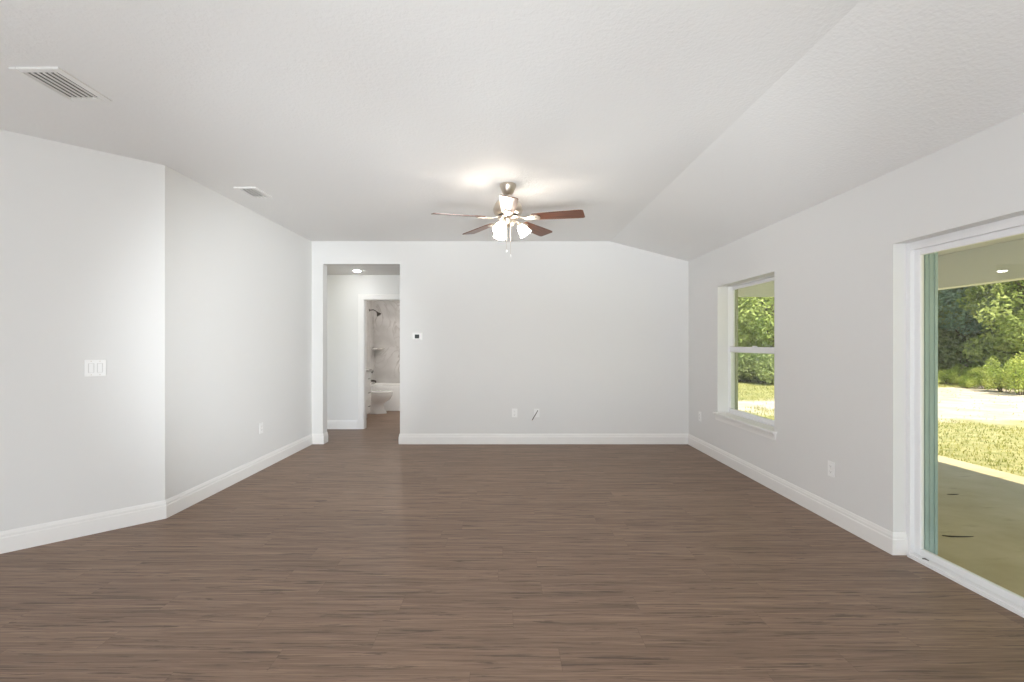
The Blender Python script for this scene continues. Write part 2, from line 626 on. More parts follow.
# hall and bathroom shell
HX0, HX1 = -2.207, -1.43       # bathroom doorway
b = MB()
b.box(-3.7, HX0 - 0.012, YH, YH + 0.12, 0, ZH)
b.box(HX0 - 0.012, HX1 + 0.012, YH, YH + 0.12, 2.062, ZH)
b.box(HX1 + 0.012, 1.2, YH, YH + 0.12, 0, ZH)
struct(b, 'wall_hall', M['wall'])
struct(MB().box(-3.7, -3.55, YB2, YH, 0, ZH), 'wall_hall_left', M['wall'])
struct(MB().box(1.05, 1.2, YB2, YH, 0, ZH), 'wall_hall_right', M['wall'])
BXL, BXR, BYB = -2.81, -1.29, 10.48
struct(MB().box(BXL - 0.14, BXL, YH + 0.12, 9.70, 0, ZH), 'wall_bathroom_left', M['wall'])
struct(MB().box(BXR, BXR + 0.14, YH + 0.12, 9.70, 0, ZH), 'wall_bathroom_right', M['wall'])
b = MB()
b.box(BXL - 0.14, BXR + 0.14, BYB, BYB + 0.14, 0, ZH)
b.box(BXL - 0.14, BXL, 9.70, BYB, 0, ZH)
b.box(BXR, BXR + 0.14, 9.70, BYB, 0, ZH)
struct(b, 'wall_bathroom_back', M['marble'], label='grey veined marble tile around the bathtub')

# ------------------------------------------------------------------ baseboards
PROF = [(0, 0), (0.016, 0), (0.016, 0.092), (0.0155, 0.098), (0.0115, 0.102), (0.0115, 0.119), (0.009, 0.124), (0.0065, 0.134), (0.004, 0.140), (0, 0.140)]


def baseboards(pts, names, cap=True):
    """one mitred run; interior on the right of the walking direction"""
    P = [Vector((x, y)) for x, y in pts]
    dirs = [(P[i + 1] - P[i]).normalized() for i in range(len(P) - 1)]
    nor = [Vector((d.y, -d.x)) for d in dirs]
    offs = []
    for i in range(len(P)):
        if i == 0:
            offs.append(nor[0])
        elif i == len(P) - 1:
            offs.append(nor[-1])
        else:
            s = nor[i - 1] + nor[i]
            offs.append(s / (1 + nor[i - 1].dot(nor[i])))
    groups = {}
    for i, nm in enumerate(names):
        if nm is None:
            continue
        mb = groups.setdefault(nm, MB())
        r0 = [(P[i].x + offs[i].x * d, P[i].y + offs[i].y * d, z) for d, z in PROF]
        r1 = [(P[i + 1].x + offs[i + 1].x * d, P[i + 1].y + offs[i + 1].y * d, z) for d, z in PROF]
        mb.rings([r0, r1])
    for nm, mb in groups.items():
        struct(mb, nm, M['trim'])


baseboards([(XK, YR), (XK, 1.94), (XLC, 3.72), (XL, YB), (OX0, YB), (OX0, YB2)],
           ['baseboard_kitchen_side', 'baseboard_diagonal', 'baseboard_left', 'baseboard_stub', 'baseboard_stub'])
baseboards([(OX1, YB2), (OX1, YB), (XR, YB), (XR, DY1), (2.59, DY1)],
           ['baseboard_back', 'baseboard_back', 'baseboard_right', 'baseboard_right'])
baseboards([(-3.55, YH), (HX0 - 0.095, YH)], ['baseboard_hall_left'])
baseboards([(HX1 + 0.095, YH), (1.05, YH)], ['baseboard_hall_right'])
baseboards([(XR, DY0), (XR, YR)], ['baseboard_right_rear'])

# bathroom door casing
b = MB()
for x0, x1, x2 in ((HX0 - 0.09, HX0 - 0.008, HX0 - 0.075), (HX1 + 0.008, HX1 + 0.09, HX1 + 0.075)):
    b.box(x0, x1, YH - 0.014, YH, 0, 2.058)
    o0, o1 = (x0, x0 + 0.02) if x0 < -2 else (x1 - 0.02, x1)
    b.box(o0, o1, YH - 0.020, YH - 0.014, 0, 2.118)
b.box(HX0 - 0.09, HX1 + 0.09, YH - 0.014, YH, 2.058, 2.138)
b.box(HX0 - 0.09, HX1 + 0.09, YH - 0.020, YH - 0.014, 2.118, 2.138)
# jamb lining
b.box(HX0 - 0.012, HX0 + 0.006, YH, YH + 0.12, 0, 2.05)
b.box(HX1 - 0.006, HX1 + 0.012, YH, YH + 0.12, 0, 2.05)
b.box(HX0 - 0.012, HX1 + 0.012, YH, YH + 0.12, 2.05, 2.062)
struct(b, 'trim_1', M['trim'], 0.002, label='white casing around the bathroom doorway')

# ------------------------------------------------------------------ window_1
loc = (2.62, (WY0 + WY1) / 2, WZ0)
w = tag(empty('window_1', (loc[0] - 0.02, loc[1], loc[2])), 'white single-hung window with grass and trees outside', None, None, 'structure')
b = MB()
FT = 0.008
b.box(2.645, (XR2 + 0.02), WY0, WY0 + FT, WZ0 - 0.02, WZ1)
b.box(2.645, (XR2 + 0.02), WY1 - FT, WY1, WZ0 - 0.02, WZ1)
b.box(2.645, (XR2 + 0.02), WY0 + FT, WY1 - FT, WZ1 - FT, WZ1)
b.box(2.645, (XR2 + 0.02), WY0 + FT, WY1 - FT, WZ0 - 0.02, WZ0 + 0.012)
b.build('window_frame', M['vinyl'], w, 0.003, off=loc)


def sash(name, xa, xb, z0, z1, st, top, bot, gm):
    y0, y1 = WY0 + FT, WY1 - FT
    s = MB()
    s.box(xa, xb, y0, y0 + st, z0, z1)
    s.box(xa, xb, y1 - st, y1, z0, z1)
    s.box(xa, xb, y0 + st, y1 - st, z1 - top, z1)
    s.box(xa, xb, y0 + st, y1 - st, z0, z0 + bot)
    so = s.build(name, M['vinyl'], w, 0.003, off=loc)
    xm = (xa + xb) / 2
    MB().box(xm - 0.003, xm + 0.003, y0 + st - 0.004, y1 - st + 0.004, z0 + bot - 0.004, z1 - top + 0.004).build('pane', gm, so, off=loc)
    return so


sash('upper_sash', 2.695, 2.722, 1.250, WZ1 - FT, 0.010, 0.034, 0.06, M['glass'])
sash('lower_sash', 2.66, 2.69, WZ0 + 0.012, 1.318, 0.010, 0.06, 0.04, M['glass'])
MB().box(2.722, 2.752, WY1 - FT - 0.018, WY1 - 0.005, WZ0, WZ1).build('outer_jamb', M['olive'], w, off=loc)
b = MB()
b.box(2.642, 2.66, 4.98, 5.05, 1.318, 1.330)
b.build('latch', M['vinyl'], w, 0.002, off=loc)
b = MB()
b.prism([(2.485, WZ0 - 0.022), (2.65, WZ0 - 0.022), (2.65, WZ0), (2.49, WZ0), (2.485, WZ0 - 0.005)], WY0 - 0.045, WY1 + 0.045, 'y')
b.build('window_sill', M['trim'], w, 0.003, off=loc)
b = MB()
b.prism([(2.524, WZ0 - 0.085), (2.512, WZ0 - 0.085), (2.512, WZ0 - 0.055), (2.507, WZ0 - 0.050), (2.507, WZ0 - 0.036), (2.500, WZ0 - 0.022), (2.524, WZ0 - 0.022)][::-1], WY0 - 0.03, WY1 + 0.03, 'y')
b.build('apron', M['trim'], w, off=loc)

# ------------------------------------------------------------------ door_1: sliding glass door
loc = (2.66, (DY0 + DY1) / 2, 0.0)
d = tag(empty('door_1', (loc[0] - 0.02, loc[1], loc[2])), 'white framed sliding glass door to the covered porch', None, None, 'structure')
b = MB()
JW = 0.034
for y0, y1 in ((DY0, DY0 + JW), (DY1 - JW, DY1)):
    b.box(2.607, (XR2 + 0.02), y0, y1, 0, DZ)
b.box(2.607, 2.632, DY0 + JW, DY1 - JW, DZ - 0.050, DZ)
b.box(2.632, (XR2 + 0.02), DY0 + JW, DY1 - JW, DZ - 0.030, DZ)
b.build('door_frame', M['vinyl'], d, 0.003, off=loc)
b = MB()
b.box(2.585, (XR2 + 0.02) + 0.02, DY0 + JW, DY1 - JW, 0.0, 0.018)
for xr in (2.600, 2.622, 2.664, 2.712):
    b.box(xr, xr + 0.006, DY0 + JW, DY1 - JW, 0.018, 0.030)
b.build('track', M['vinyl'], d, 0.0015, off=loc)


def panel(name, xa, xb, y0, y1):
    s = MB()
    z0, z1 = 0.024, DZ - 0.034
    st, top, bot = 0.042, 0.052, 0.042
    s.box(xa, xb, y0, y0 + st, z0, z1)
    s.box(xa, xb, y1 - st, y1, z0, z1)
    s.box(xa, xb, y0 + st, y1 - st, z1 - top, z1)
    s.box(xa, xb, y0 + st, y1 - st, z0, z0 + bot)
    so = s.build(name, M['vinyl'], d, 0.004, off=loc)
    xm = (xa + xb) / 2
    MB().box(xm - 0.004, xm + 0.004, y0 + st - 0.005, y1 - st + 0.005, z0 + bot - 0.005, z1 - top + 0.005).build('pane', M['door_glass'], so, off=loc)
    return so


panel('fixed_panel', 2.634, 2.662, 2.145, DY1 - JW + 0.003)
sp = panel('sliding_panel', 2.672, 2.702, DY0 + JW - 0.003, 2.195)
b = MB()
b.tube([(2.66, 1.335, 0.95), (2.635, 1.335, 0.96), (2.635, 1.335, 1.14), (2.66, 1.335, 1.15)], 0.009)
b.build('pull_handle', M['vinyl'], sp, smooth=True, off=loc)
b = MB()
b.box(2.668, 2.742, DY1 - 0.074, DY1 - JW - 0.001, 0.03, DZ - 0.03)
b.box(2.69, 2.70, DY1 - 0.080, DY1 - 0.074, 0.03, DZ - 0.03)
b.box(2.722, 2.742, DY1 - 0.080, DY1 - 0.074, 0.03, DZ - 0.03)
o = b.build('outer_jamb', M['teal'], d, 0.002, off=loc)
o['label'] = 'outer jamb coloured teal for the tint of the slanted glass'

# ------------------------------------------------------------------ ceiling fan
FAN = (0.043, 4.17, ZF)
fan = tag(empty('ceiling_fan', FAN), 'brushed nickel ceiling fan with five dark walnut blades and lit glass shades', 'ceiling fan')
b = MB()
b.lathe([(0.070, 0.0), (0.072, -0.012), (0.066, -0.03), (0.048, -0.072), (0.038, -0.086), (0.018, -0.090)], 28)
b.build('canopy', M['nickel'], fan, smooth=True)
MB().lathe([(0.0125, -0.085), (0.0125, -0.132)], 14).build('downrod', M['nickel'], fan, smooth=True)
b = MB()
b.lathe([(0.020, -0.114), (0.050, -0.122), (0.088, -0.142), (0.112, -0.172), (0.126, -0.207), (0.128, -0.232), (0.120, -0.254), (0.095, -0.270)], 36)
b.build('motor_housing', M['nickel'], fan, smooth=True)
b = MB()
b.lathe([(0.095, -0.266), (0.088, -0.270), (0.088, -0.282), (0.094, -0.286)], 36)
b.build('vent_band', M['dark_metal'], fan, smooth=True)
b = MB()
b.lathe([(0.096, -0.284), (0.098, -0.290), (0.090, -0.300), (0.060, -0.310), (0.056, -0.334), (0.050, -0.354), (0.030, -0.368), (0.008, -0.372)], 30)
b.build('switch_housing', M['nickel'], fan, smooth=True)


def blade_mesh():
    """blade along +X in its own frame, rounded-square end"""
    mb = MB()
    xs = [0.215, 0.225, 0.30, 0.45, 0.60, 0.640, 0.655, 0.660]
    hw = [0.048, 0.052, 0.058, 0.066, 0.0715, 0.0715, 0.066, 0.056]
    t = 0.0032
    rs = []
    for x, h in zip(xs, hw):
        rs.append([(x, -h, -t), (x, h, -t), (x, h, t), (x, -h, t)])
    return mb.rings(rs)


def iron_mesh():
    mb = MB()
    mb.rings([[(x, -h, z - 0.004), (x, h, z - 0.004), (x, h, z + 0.004), (x, -h, z + 0.004)] for x, h, z in
              ((0.060, 0.020, 0.012), (0.110, 0.014, 0.004), (0.150, 0.013, -0.008), (0.185, 0.026, -0.009), (0.225, 0.042, -0.0085), (0.265, 0.036, -0.0085), (0.285, 0.016, -0.0085))])
    for sx, sy in ((0.225, 0.024), (0.225, -0.024), (0.265, 0.0)):
        mb.lathe([(0.006, -0.016), (0.006, -0.012)], 8, Matrix.Translation((sx, sy, 0)))
    return mb


blade_me = blade_mesh().mesh('fan_blade', M['blade'])
iron_me = iron_mesh().mesh('blade_iron', M['iron'])
for k in range(5):
    a = R(270 + 72 * k)
    bo = bpy.data.objects.new('fan_blade', blade_me)
    COL.objects.link(bo)
    bo.parent = fan
    bo.location = (0, 0, -0.292)
    # right-hand edge (looking outward) higher
    bo.rotation_euler = (Matrix.Rotation(a, 3, 'Z') @ Matrix.Rotation(R(1.4), 3, 'Y') @ Matrix.Rotation(R(-11), 3, 'X')).to_euler()
    io = bpy.data.objects.new('blade_iron', iron_me)
    COL.objects.link(io)
    io.parent = bo
for k, ang in enumerate((240, 0, 120)):
    a = R(ang)
    ca, sa = math.cos(a), math.sin(a)
    p = [(0.045 * ca, 0.045 * sa, -0.327), (0.075 * ca, 0.075 * sa, -0.322), (0.095 * ca, 0.095 * sa, -0.334), (0.102 * ca, 0.102 * sa, -0.354)]
    arm = MB().tube(p, 0.008, 10)
    tilt = Matrix.Translation((0.094 * ca, 0.094 * sa, -0.345)) @ Matrix.Rotation(a, 4, 'Z') @ Matrix.Rotation(R(-36), 4, 'Y') @ Matrix.Scale(0.77, 4)
    arm.lathe([(0.010, 0.008), (0.022, 0.0), (0.026, -0.018), (0.024, -0.030)], 18, tilt)
    ao = arm.build('light_arm', M['nickel'], fan, smooth=True)
    sh = MB()
    sh.lathe([(0.024, -0.016), (0.034, -0.026), (0.047, -0.050), (0.056, -0.085), (0.062, -0.115), (0.071, -0.140),
              (0.068, -0.140), (0.059, -0.115), (0.053, -0.085), (0.044, -0.052), (0.030, -0.030)], 26, tilt, True, True)
    sh.build('glass_shade', M['shade'], ao, smooth=True)
for k, (cx, cy, ln) in enumerate(((-0.012, -0.058, 0.225), (0.022, -0.058, 0.265))):
    ch = MB()
    ch.tube([(cx, cy + 0.012, -0.345), (cx, cy, -0.352), (cx, cy, -0.352 - ln)], 0.0018, 6)
    co = ch.build('pull_chain', M['iron'], fan)
    fb = MB()
    fb.lathe([(0.002, 0.0), (0.005, -0.008), (0.0055, -0.020), (0.003, -0.026)], 12, Matrix.Translation((cx, cy, -0.350 - ln)))
    fb.build('fob', M['plastic'], co, smooth=True)

# ------------------------------------------------------------------ ceiling vents


def make_vent(loc, wx, wy, label):
    r = tag(empty('ceiling_vent', loc), label, 'vent', 'ceiling air vents')
    bo = 0.036
    b = MB()
    hx, hy = wx / 2, wy / 2
    t = 0.012
    b.box(-hx, -hx + bo, -hy, hy, -t, 0)
    b.box(hx - bo, hx, -hy, hy, -t, 0)
    b.box(-hx + bo, hx - bo, -hy, -hy + bo, -t, 0)
    b.box(-hx + bo, hx - bo, hy - bo, hy, -t, 0)
    b.build('vent_frame', M['vent'], r, 0.004)
    MB().box(-hx + bo, hx - bo, -hy + bo, hy - bo, -0.001, 0.0).build('duct_shade', M['duct'], r)  # solid dark plate coloured for the shade inside the duct
    n = round((wx - 2 * bo) / 0.0297)
    s = MB()
    for i in range(n):
        x = -hx + bo + (i + 0.5) * (2 * hx - 2 * bo) / n
        s.box(-0.0012, 0.0012, -hy + bo, hy - bo, -0.0044, 0.0044, Matrix.Translation((x, 0, -0.010)) @ Matrix.Rotation(R(42), 4, 'Y'))
    s.build('louvre', M['vent'], r)
    return r


make_vent((-2.345, 2.56, ZF), 0.25, 0.33, 'large white louvred air vent in the ceiling above the light switch wall')
make_vent((-2.275, 4.38, ZF), 0.20, 0.31, 'white louvred air vent in the ceiling toward the hall opening, close to the left wall')

# ------------------------------------------------------------------ wall plates
# built facing -Y with the wall at y = 0


def make_outlet(loc, rz, label):
    r = tag(empty('wall_outlet', loc, rz), label, 'outlet', 'white wall outlets')
    MB().box(-0.036, 0.036, -0.006, 0, -0.058, 0.058).build('cover_plate', M['plastic'], r, 0.003)
    for z in (0.021, -0.021):
        b = MB()
        n = 14
        ring = []
        for i in range(n):
            t = 2 * PI * i / n
            ring.append((0.0165 * math.cos(t), max(-0.0125, min(0.0125, 0.0165 * math.sin(t)))))
        b.prism([(x, z + q) for x, q in ring], -0.0085, -0.005, 'y')
        so = b.build('socket', M['plastic'], r)
        s = MB()
        s.box(-0.0075, -0.0055, -0.0089, -0.0084, z - 0.001, z + 0.007)
        s.box(0.0055, 0.0075, -0.0089, -0.0084, z - 0.001, z + 0.006)
        s.box(-0.002, 0.002, -0.0089, -0.0084, z - 0.008, z - 0.004)
        s.build('slot', M['gap'], so)
    b = MB()
    b.lathe([(0.003, 0.0), (0.003, 0.001)], 10, Matrix.Translation((0, -0.006, 0)) @ Matrix.Rotation(R(90), 4, 'X'))
    b.build('screw', M['iron'], r)
    return r


make_outlet((0.155, YB, 0.418), 0, 'white outlet low on the back wall beside the dangling cable')
make_outlet((-2.600, 5.157, 0.447), R(90), 'white outlet low on the left wall short of the hall opening')
make_outlet((XR, 3.66, 0.397), R(-90), 'white outlet low on the wall between window and glass door')
make_outlet((XR, 6.10, 0.43), R(-90), 'white outlet low in the corner below the far side of the window')

# light switch on the angled wall
t = 0.291
sw = tag(empty('light_switch', (XLC - t, 3.72 - t, 1.179), R(45)), 'white double light switch on the angled left wall', 'light switch')
MB().box(-0.060, 0.060, -0.006, 0, -0.059, 0.059).build('cover_plate', M['plastic'], sw, 0.003)
for x in (-0.024, 0.024):
    b = MB()
    b.prism([(x - 0.0165, -0.033), (x + 0.0165, -0.033), (x + 0.0165, 0.033), (x - 0.0165, 0.033)], -0.0075, -0.005, 'y')
    ro = b.build('rocker_gap', M['rocker_gap_shade'], sw, 0.001)
    k = MB()
    vs = [(x - 0.0125, -0.007, -0.031), (x + 0.0125, -0.007, -0.031), (x + 0.0125, -0.007, 0.031), (x - 0.0125, -0.007, 0.031),
          (x - 0.0125, -0.0125, -0.031), (x + 0.0125, -0.0125, -0.031), (x + 0.0125, -0.0082, 0.031), (x - 0.0125, -0.0082, 0.031)]
    k.add(vs, [(0, 3, 2, 1), (4, 5, 6, 7), (0, 1, 5, 4), (1, 2, 6, 5), (2, 3, 7, 6), (3, 0, 4, 7)])
    k.build('paddle', M['plastic'], ro)
for x in (-0.024, 0.024):
    for z in (-0.048, 0.048):
        MB().lathe([(0.003, 0.0), (0.003, 0.001)], 10, Matrix.Translation((x, -0.006, z)) @ Matrix.Rotation(R(90), 4, 'X')).build('screw', M['iron'], sw)

# thermostat
th = tag(empty('thermostat', (-1.154, YB, 1.452)), 'small white thermostat with dark screen beside the hall opening', 'thermostat')
MB().box(-0.066, 0.066, -0.006, 0, -0.052, 0.052).build('back_plate', M['plastic'], th, 0.003)
MB().box(-0.058, 0.058, -0.026, -0.006, -0.046, 0.046).build('body', M['plastic'], th, 0.006, seg=3)
MB().box(-0.032, 0.028, -0.0275, -0.0255, -0.026, 0.026).build('screen', M['screen'], th)

# cable and its plate
cp = tag(empty('cable_plate', (0.455, YB, 0.418)), 'white wall plate with a short dark cable hanging out of it', 'cable plate')
MB().box(-0.036, 0.036, -0.005, 0, -0.058, 0.058).build('cover_plate', M['plastic'], cp, 0.003)
MB().lathe([(0.011, 0.0), (0.012, 0.006), (0.008, 0.008)], 16, Matrix.Translation((0, -0.004, 0.0)) @ Matrix.Rotation(R(90), 4, 'X')).build('grommet', M['plastic'], cp, smooth=True)
cb = MB().tube([(0.012, -0.004, 0.035), (0.010, -0.016, 0.030), (-0.020, -0.022, -0.020), (-0.048, -0.026, -0.066), (-0.060, -0.026, -0.088)], 0.0058, 8).build('cable', M['cable'], cp, smooth=True)
MB().tube([(-0.060, -0.026, -0.088), (-0.067, -0.026, -0.100)], 0.0062, 8).build('connector', M['iron'], cb, smooth=True)

# ------------------------------------------------------------------ recessed lights


def make_downlight(loc, label, r0=0.075, lens='lens'):
    r = tag(empty('recessed_light', loc), label, 'ceiling light')
    MB().lathe([(r0 + 0.022, 0), (r0 + 0.022, -0.004), (r0 + 0.016, -0.008), (r0, -0.008), (r0, -0.002)], 30, None, True, True).build('trim_ring', M['trim'], r, smooth=True)
    MB().lathe([(r0 - 0.001, -0.006), (r0 * 0.9, -0.014), (r0 * 0.6, -0.021), (r0 * 0.25, -0.024)], 30).build('lens', M[lens], r)
    return r


make_downlight((-2.17, 7.14, ZH), 'round lit recessed light in the hall ceiling', 0.054)
make_downlight((-1.95, 9.0, ZH), 'added unseen fill light in the bathroom ceiling above the toilet', 0.085, 'bath_fill_lens')  # added out of view to brighten the bathroom

# added fill globes, hung unseen behind the camera
for k, (gx, gy, gz) in enumerate(((-2.9, -2.6, 1.75), (-0.9, -2.8, 1.75), (1.2, -2.6, 1.75))):
    names = ('left', 'middle', 'right')
    r = tag(empty('fill_globe', (gx, gy, ZF)), f'added glowing fill globe, unseen behind the viewer, {names[k]} of three in a row', 'added fill lamp', 'added fill globes')
    MB().lathe([(0.06, 0), (0.06, -0.02), (0.01, -0.025)], 20).build('canopy', M['nickel'], r, smooth=True)
    MB().lathe([(0.003, -0.02), (0.003, gz - ZF + 0.16)], 8).build('cord', M['gap'], r)
    MB().lathe([(0.15 * math.sin(PI * i / 14) + 0.002, gz - ZF + 0.15 * math.cos(PI * i / 14)) for i in range(15)], 24).build('globe', M['globe'], r, smooth=True)

# ------------------------------------------------------------------ bathroom fixtures
# toilet, back against the left bathroom wall, facing +X
to = tag(empty('toilet', (BXL, 9.36, 0)), 'white toilet seen through the bathroom doorway beside the vanity', 'toilet')


def egg(cx, rx, ry, z, n=28):
    out = []
    for i in range(n):
        a = 2 * PI * i / n
        c, s = math.cos(a), math.sin(a)
        out.append((cx + rx * c * (1.0 if c > 0 else 0.92), ry * s * (1.0 - 0.12 * max(c, 0) ** 2), z))
    return out


b = MB()
b.rings([egg(0.33, 0.215, 0.115, 0.0), egg(0.33, 0.212, 0.112, 0.03), egg(0.32, 0.180, 0.092, 0.09), egg(0.315, 0.170, 0.088, 0.165),
         egg(0.33, 0.180, 0.100, 0.21), egg(0.385, 0.215, 0.150, 0.265), egg(0.412, 0.231, 0.175, 0.335), egg(0.415, 0.235, 0.182, 0.375), egg(0.415, 0.232, 0.180, 0.395)])
b.box(0.12, 0.30, -0.10, 0.10, 0.20, 0.385)
b.build('bowl', M['porcelain'], to, smooth=True)
b = MB()
b.rings([egg(0.415, 0.232, 0.184, 0.396), egg(0.415, 0.238, 0.190, 0.402), egg(0.415, 0.236, 0.188, 0.412)])
se = b.build('seat', M['porcelain'], to, smooth=True)
b = MB()
b.rings([egg(0.415, 0.236, 0.188, 0.414), egg(0.415, 0.238, 0.189, 0.420), egg(0.415, 0.230, 0.182, 0.430), egg(0.415, 0.17, 0.13, 0.434)])
b.build('lid', M['porcelain'], to, smooth=True)
for y in (-0.07, 0.07):
    MB().box(0.175, 0.215, y - 0.015, y + 0.015, 0.405, 0.428).build('hinge', M['porcelain'], to, 0.004)
MB().box(0.012, 0.185, -0.205, 0.205, 0.385, 0.735).build('tank', M['porcelain'], to, 0.025, seg=3)
MB().box(0.006, 0.195, -0.213, 0.213, 0.735, 0.765).build('tank_lid', M['porcelain'], to, 0.010, seg=3)
MB().tube([(0.185, -0.14, 0.69), (0.205, -0.14, 0.69), (0.21, -0.10, 0.685), (0.21, -0.06, 0.682)], 0.007, 8).build('flush_lever', M['nickel'], to, smooth=True)

# bathtub
tub = tag(empty('bathtub', (BXL + 0.005, 9.71, 0)), 'white bathtub with flat front under the marble tile', 'bathtub')


def rrect(x0, x1, y0, y1, r, z, n=5):
    out = []
    for cx, cy, a0 in ((x1 - r, y0 + r, -90), (x1 - r, y1 - r, 0), (x0 + r, y1 - r, 90), (x0 + r, y0 + r, 180)):
        for i in range(n + 1):
            a = R(a0 + 90 * i / n)
            out.append((cx + r * math.cos(a), cy + r * math.sin(a), z))
    return out


TL, TW, TH = BXR - BXL - 0.01, BYB - 9.71 - 0.004, 0.505
b = MB()
b.rings([rrect(0, TL, 0, TW, 0.004, 0.0), rrect(0, TL, 0, TW, 0.004, TH - 0.012), rrect(0.004, TL - 0.004, 0.004, TW - 0.004, 0.008, TH),
         rrect(0.07, TL - 0.07, 0.07, TW - 0.06, 0.14, TH), rrect(0.08, TL - 0.08, 0.08, TW - 0.07, 0.15, TH - 0.02),
         rrect(0.14, TL - 0.2, 0.14, TW - 0.12, 0.16, 0.16), rrect(0.2, TL - 0.28, 0.19, TW - 0.17, 0.12, 0.12)], True, True)
b.build('shell', M['acrylic'], tub, smooth=True)
MB().box(0.0, TL, -0.006, 0.0, 0.0, 0.055).build('apron_foot', M['acrylic'], tub, 0.002)
MB().lathe([(0.035, 0.0), (0.033, 0.008), (0.01, 0.010)], 18, Matrix.Translation((0.115, TW / 2, 0.33)) @ Matrix.Rotation(R(78), 4, 'Y')).build('overflow_cover', M['dark_metal'], tub, smooth=True)

# tub and shower fittings on the left tiled wall
RY = Matrix.Rotation(R(90), 4, 'Y')
sh = tag(empty('shower', (BXL, 10.10, 2.06)), 'dark nickel shower head high on the marble wall above the bathtub', 'shower head')
MB().lathe([(0.030, 0), (0.028, 0.006), (0.012, 0.012)], 18, RY).build('flange', M['dark_metal'], sh, smooth=True)
MB().tube([(0.005, 0, 0), (0.08, 0, 0.01), (0.13, 0, -0.012), (0.165, 0, -0.045)], 0.010, 10).build('arm', M['dark_metal'], sh, smooth=True)
MB().lathe([(0.012, 0.03), (0.018, 0.01), (0.022, 0.0), (0.050, -0.040), (0.052, -0.055), (0.046, -0.060)], 22, Matrix.Translation((0.172, 0, -0.055)) @ Matrix.Rotation(R(-35), 4, 'Y')).build('spray_head', M['dark_metal'], sh, smooth=True)
va = tag(empty('shower_valve', (BXL, 10.10, 0.73)), 'dark nickel lever valve on the marble wall above the tub spout', 'shower valve')
MB().lathe([(0.080, 0), (0.078, 0.008), (0.040, 0.014), (0.030, 0.040), (0.026, 0.055)], 24, RY).build('escutcheon', M['dark_metal'], va, smooth=True)
MB().tube([(0.045, 0, 0), (0.060, -0.005, 0.01), (0.080, -0.015, 0.07)], [0.011, 0.010, 0.007], 10).build('lever', M['dark_metal'], va, smooth=True)
ts = tag(empty('tub_spout', (BXL, 10.10, 0.575)), 'dark nickel tub spout just above the bathtub rim', 'tub spout')
MB().lathe([(0.034, 0), (0.032, 0.006), (0.02, 0.010)], 18, RY).build('flange', M['dark_metal'], ts, smooth=True)
MB().tube([(0.005, 0, 0), (0.09, 0, 0), (0.125, 0, -0.008), (0.135, 0, -0.035)], [0.023, 0.023, 0.021, 0.018], 14).build('spout', M['dark_metal'], ts, smooth=True)
# corner shelf
cs = tag(empty('corner_shelf', (BXL, BYB, 1.235)), 'pale marble shelf in the tiled corner between shower head and bathtub', 'corner shelf')
poly = [(0, 0), (0.01, -0.23)] + [(0.23 * math.sin(R(a)), -0.23 * math.cos(R(a))) for a in (15, 30, 45, 60, 75)] + [(0.23, 0)]
MB().prism(poly, 0, 0.026).build('shelf_slab', M['marble'], cs, 0.003)
MB().prism([(0, 0), (0.004, -0.15), (0.10, -0.10), (0.15, 0)], -0.02, 0).build('shelf_support', M['marble'], cs)

# vanity
VY0, VY1, VD = 7.86, 8.80, 0.375
vn = tag(empty('vanity_cabinet', (BXL + 0.002, VY0, 0)), 'white bathroom vanity with drawers, just inside the bathroom doorway', 'vanity')
VL = VY1 - VY0
b = MB()
b.box(0, VD, 0, VL, 0.10, 0.865)
b.box(0, VD - 0.06, 0.0, VL, 0.0, 0.10)
b.build('carcass', M['cabinet'], vn, 0.002)
MB().box(0, VD + 0.03, -0.012, VL + 0.012, 0.865, 0.895).build('countertop', M['counter'], vn, 0.004)
MB().box(0, 0.018, -0.012, VL + 0.012, 0.895, 0.985).build('backsplash', M['counter'], vn, 0.003)


def shaker(name, y0, y1, z0, z1, hy, hz, vertical):
    f = MB()
    x0, x1 = VD + 0.001, VD + 0.019
    e = 0.045 if z1 - z0 > 0.25 else 0.03
    f.box(x0, x1, y0, y0 + e, z0, z1)
    f.box(x0, x1, y1 - e, y1, z0, z1)
    f.box(x0, x1, y0 + e, y1 - e, z1 - e, z1)
    f.box(x0, x1, y0 + e, y1 - e, z0, z0 + e)
    f.box(x0, x1 - 0.008, y0 + e, y1 - e, z0 + e, z1 - e)
    fo = f.build(name, M['cabinet'], vn, 0.0015)
    if vertical:
        p = [(x1, hy, hz - 0.05), (x1 + 0.022, hy, hz - 0.05), (x1 + 0.022, hy, hz + 0.05), (x1, hy, hz + 0.05)]
    else:
        p = [(x1, hy - 0.05, hz), (x1 + 0.022, hy - 0.05, hz), (x1 + 0.022, hy + 0.05, hz), (x1, hy + 0.05, hz)]
    MB().tube(p, 0.005, 8).build('handle', M['dark_metal'], fo, smooth=True)


for z0, z1 in ((0.115, 0.345), (0.355, 0.595), (0.605, 0.85)):
    shaker('drawer', VL - 0.33, VL - 0.012, z0, z1, VL - 0.171, (z0 + z1) / 2, False)
for y0, y1, hy in ((0.012, 0.302, 0.27), (0.312, 0.602, 0.345)):
    shaker('door', y0, y1, 0.115, 0.85, hy, 0.66, True)

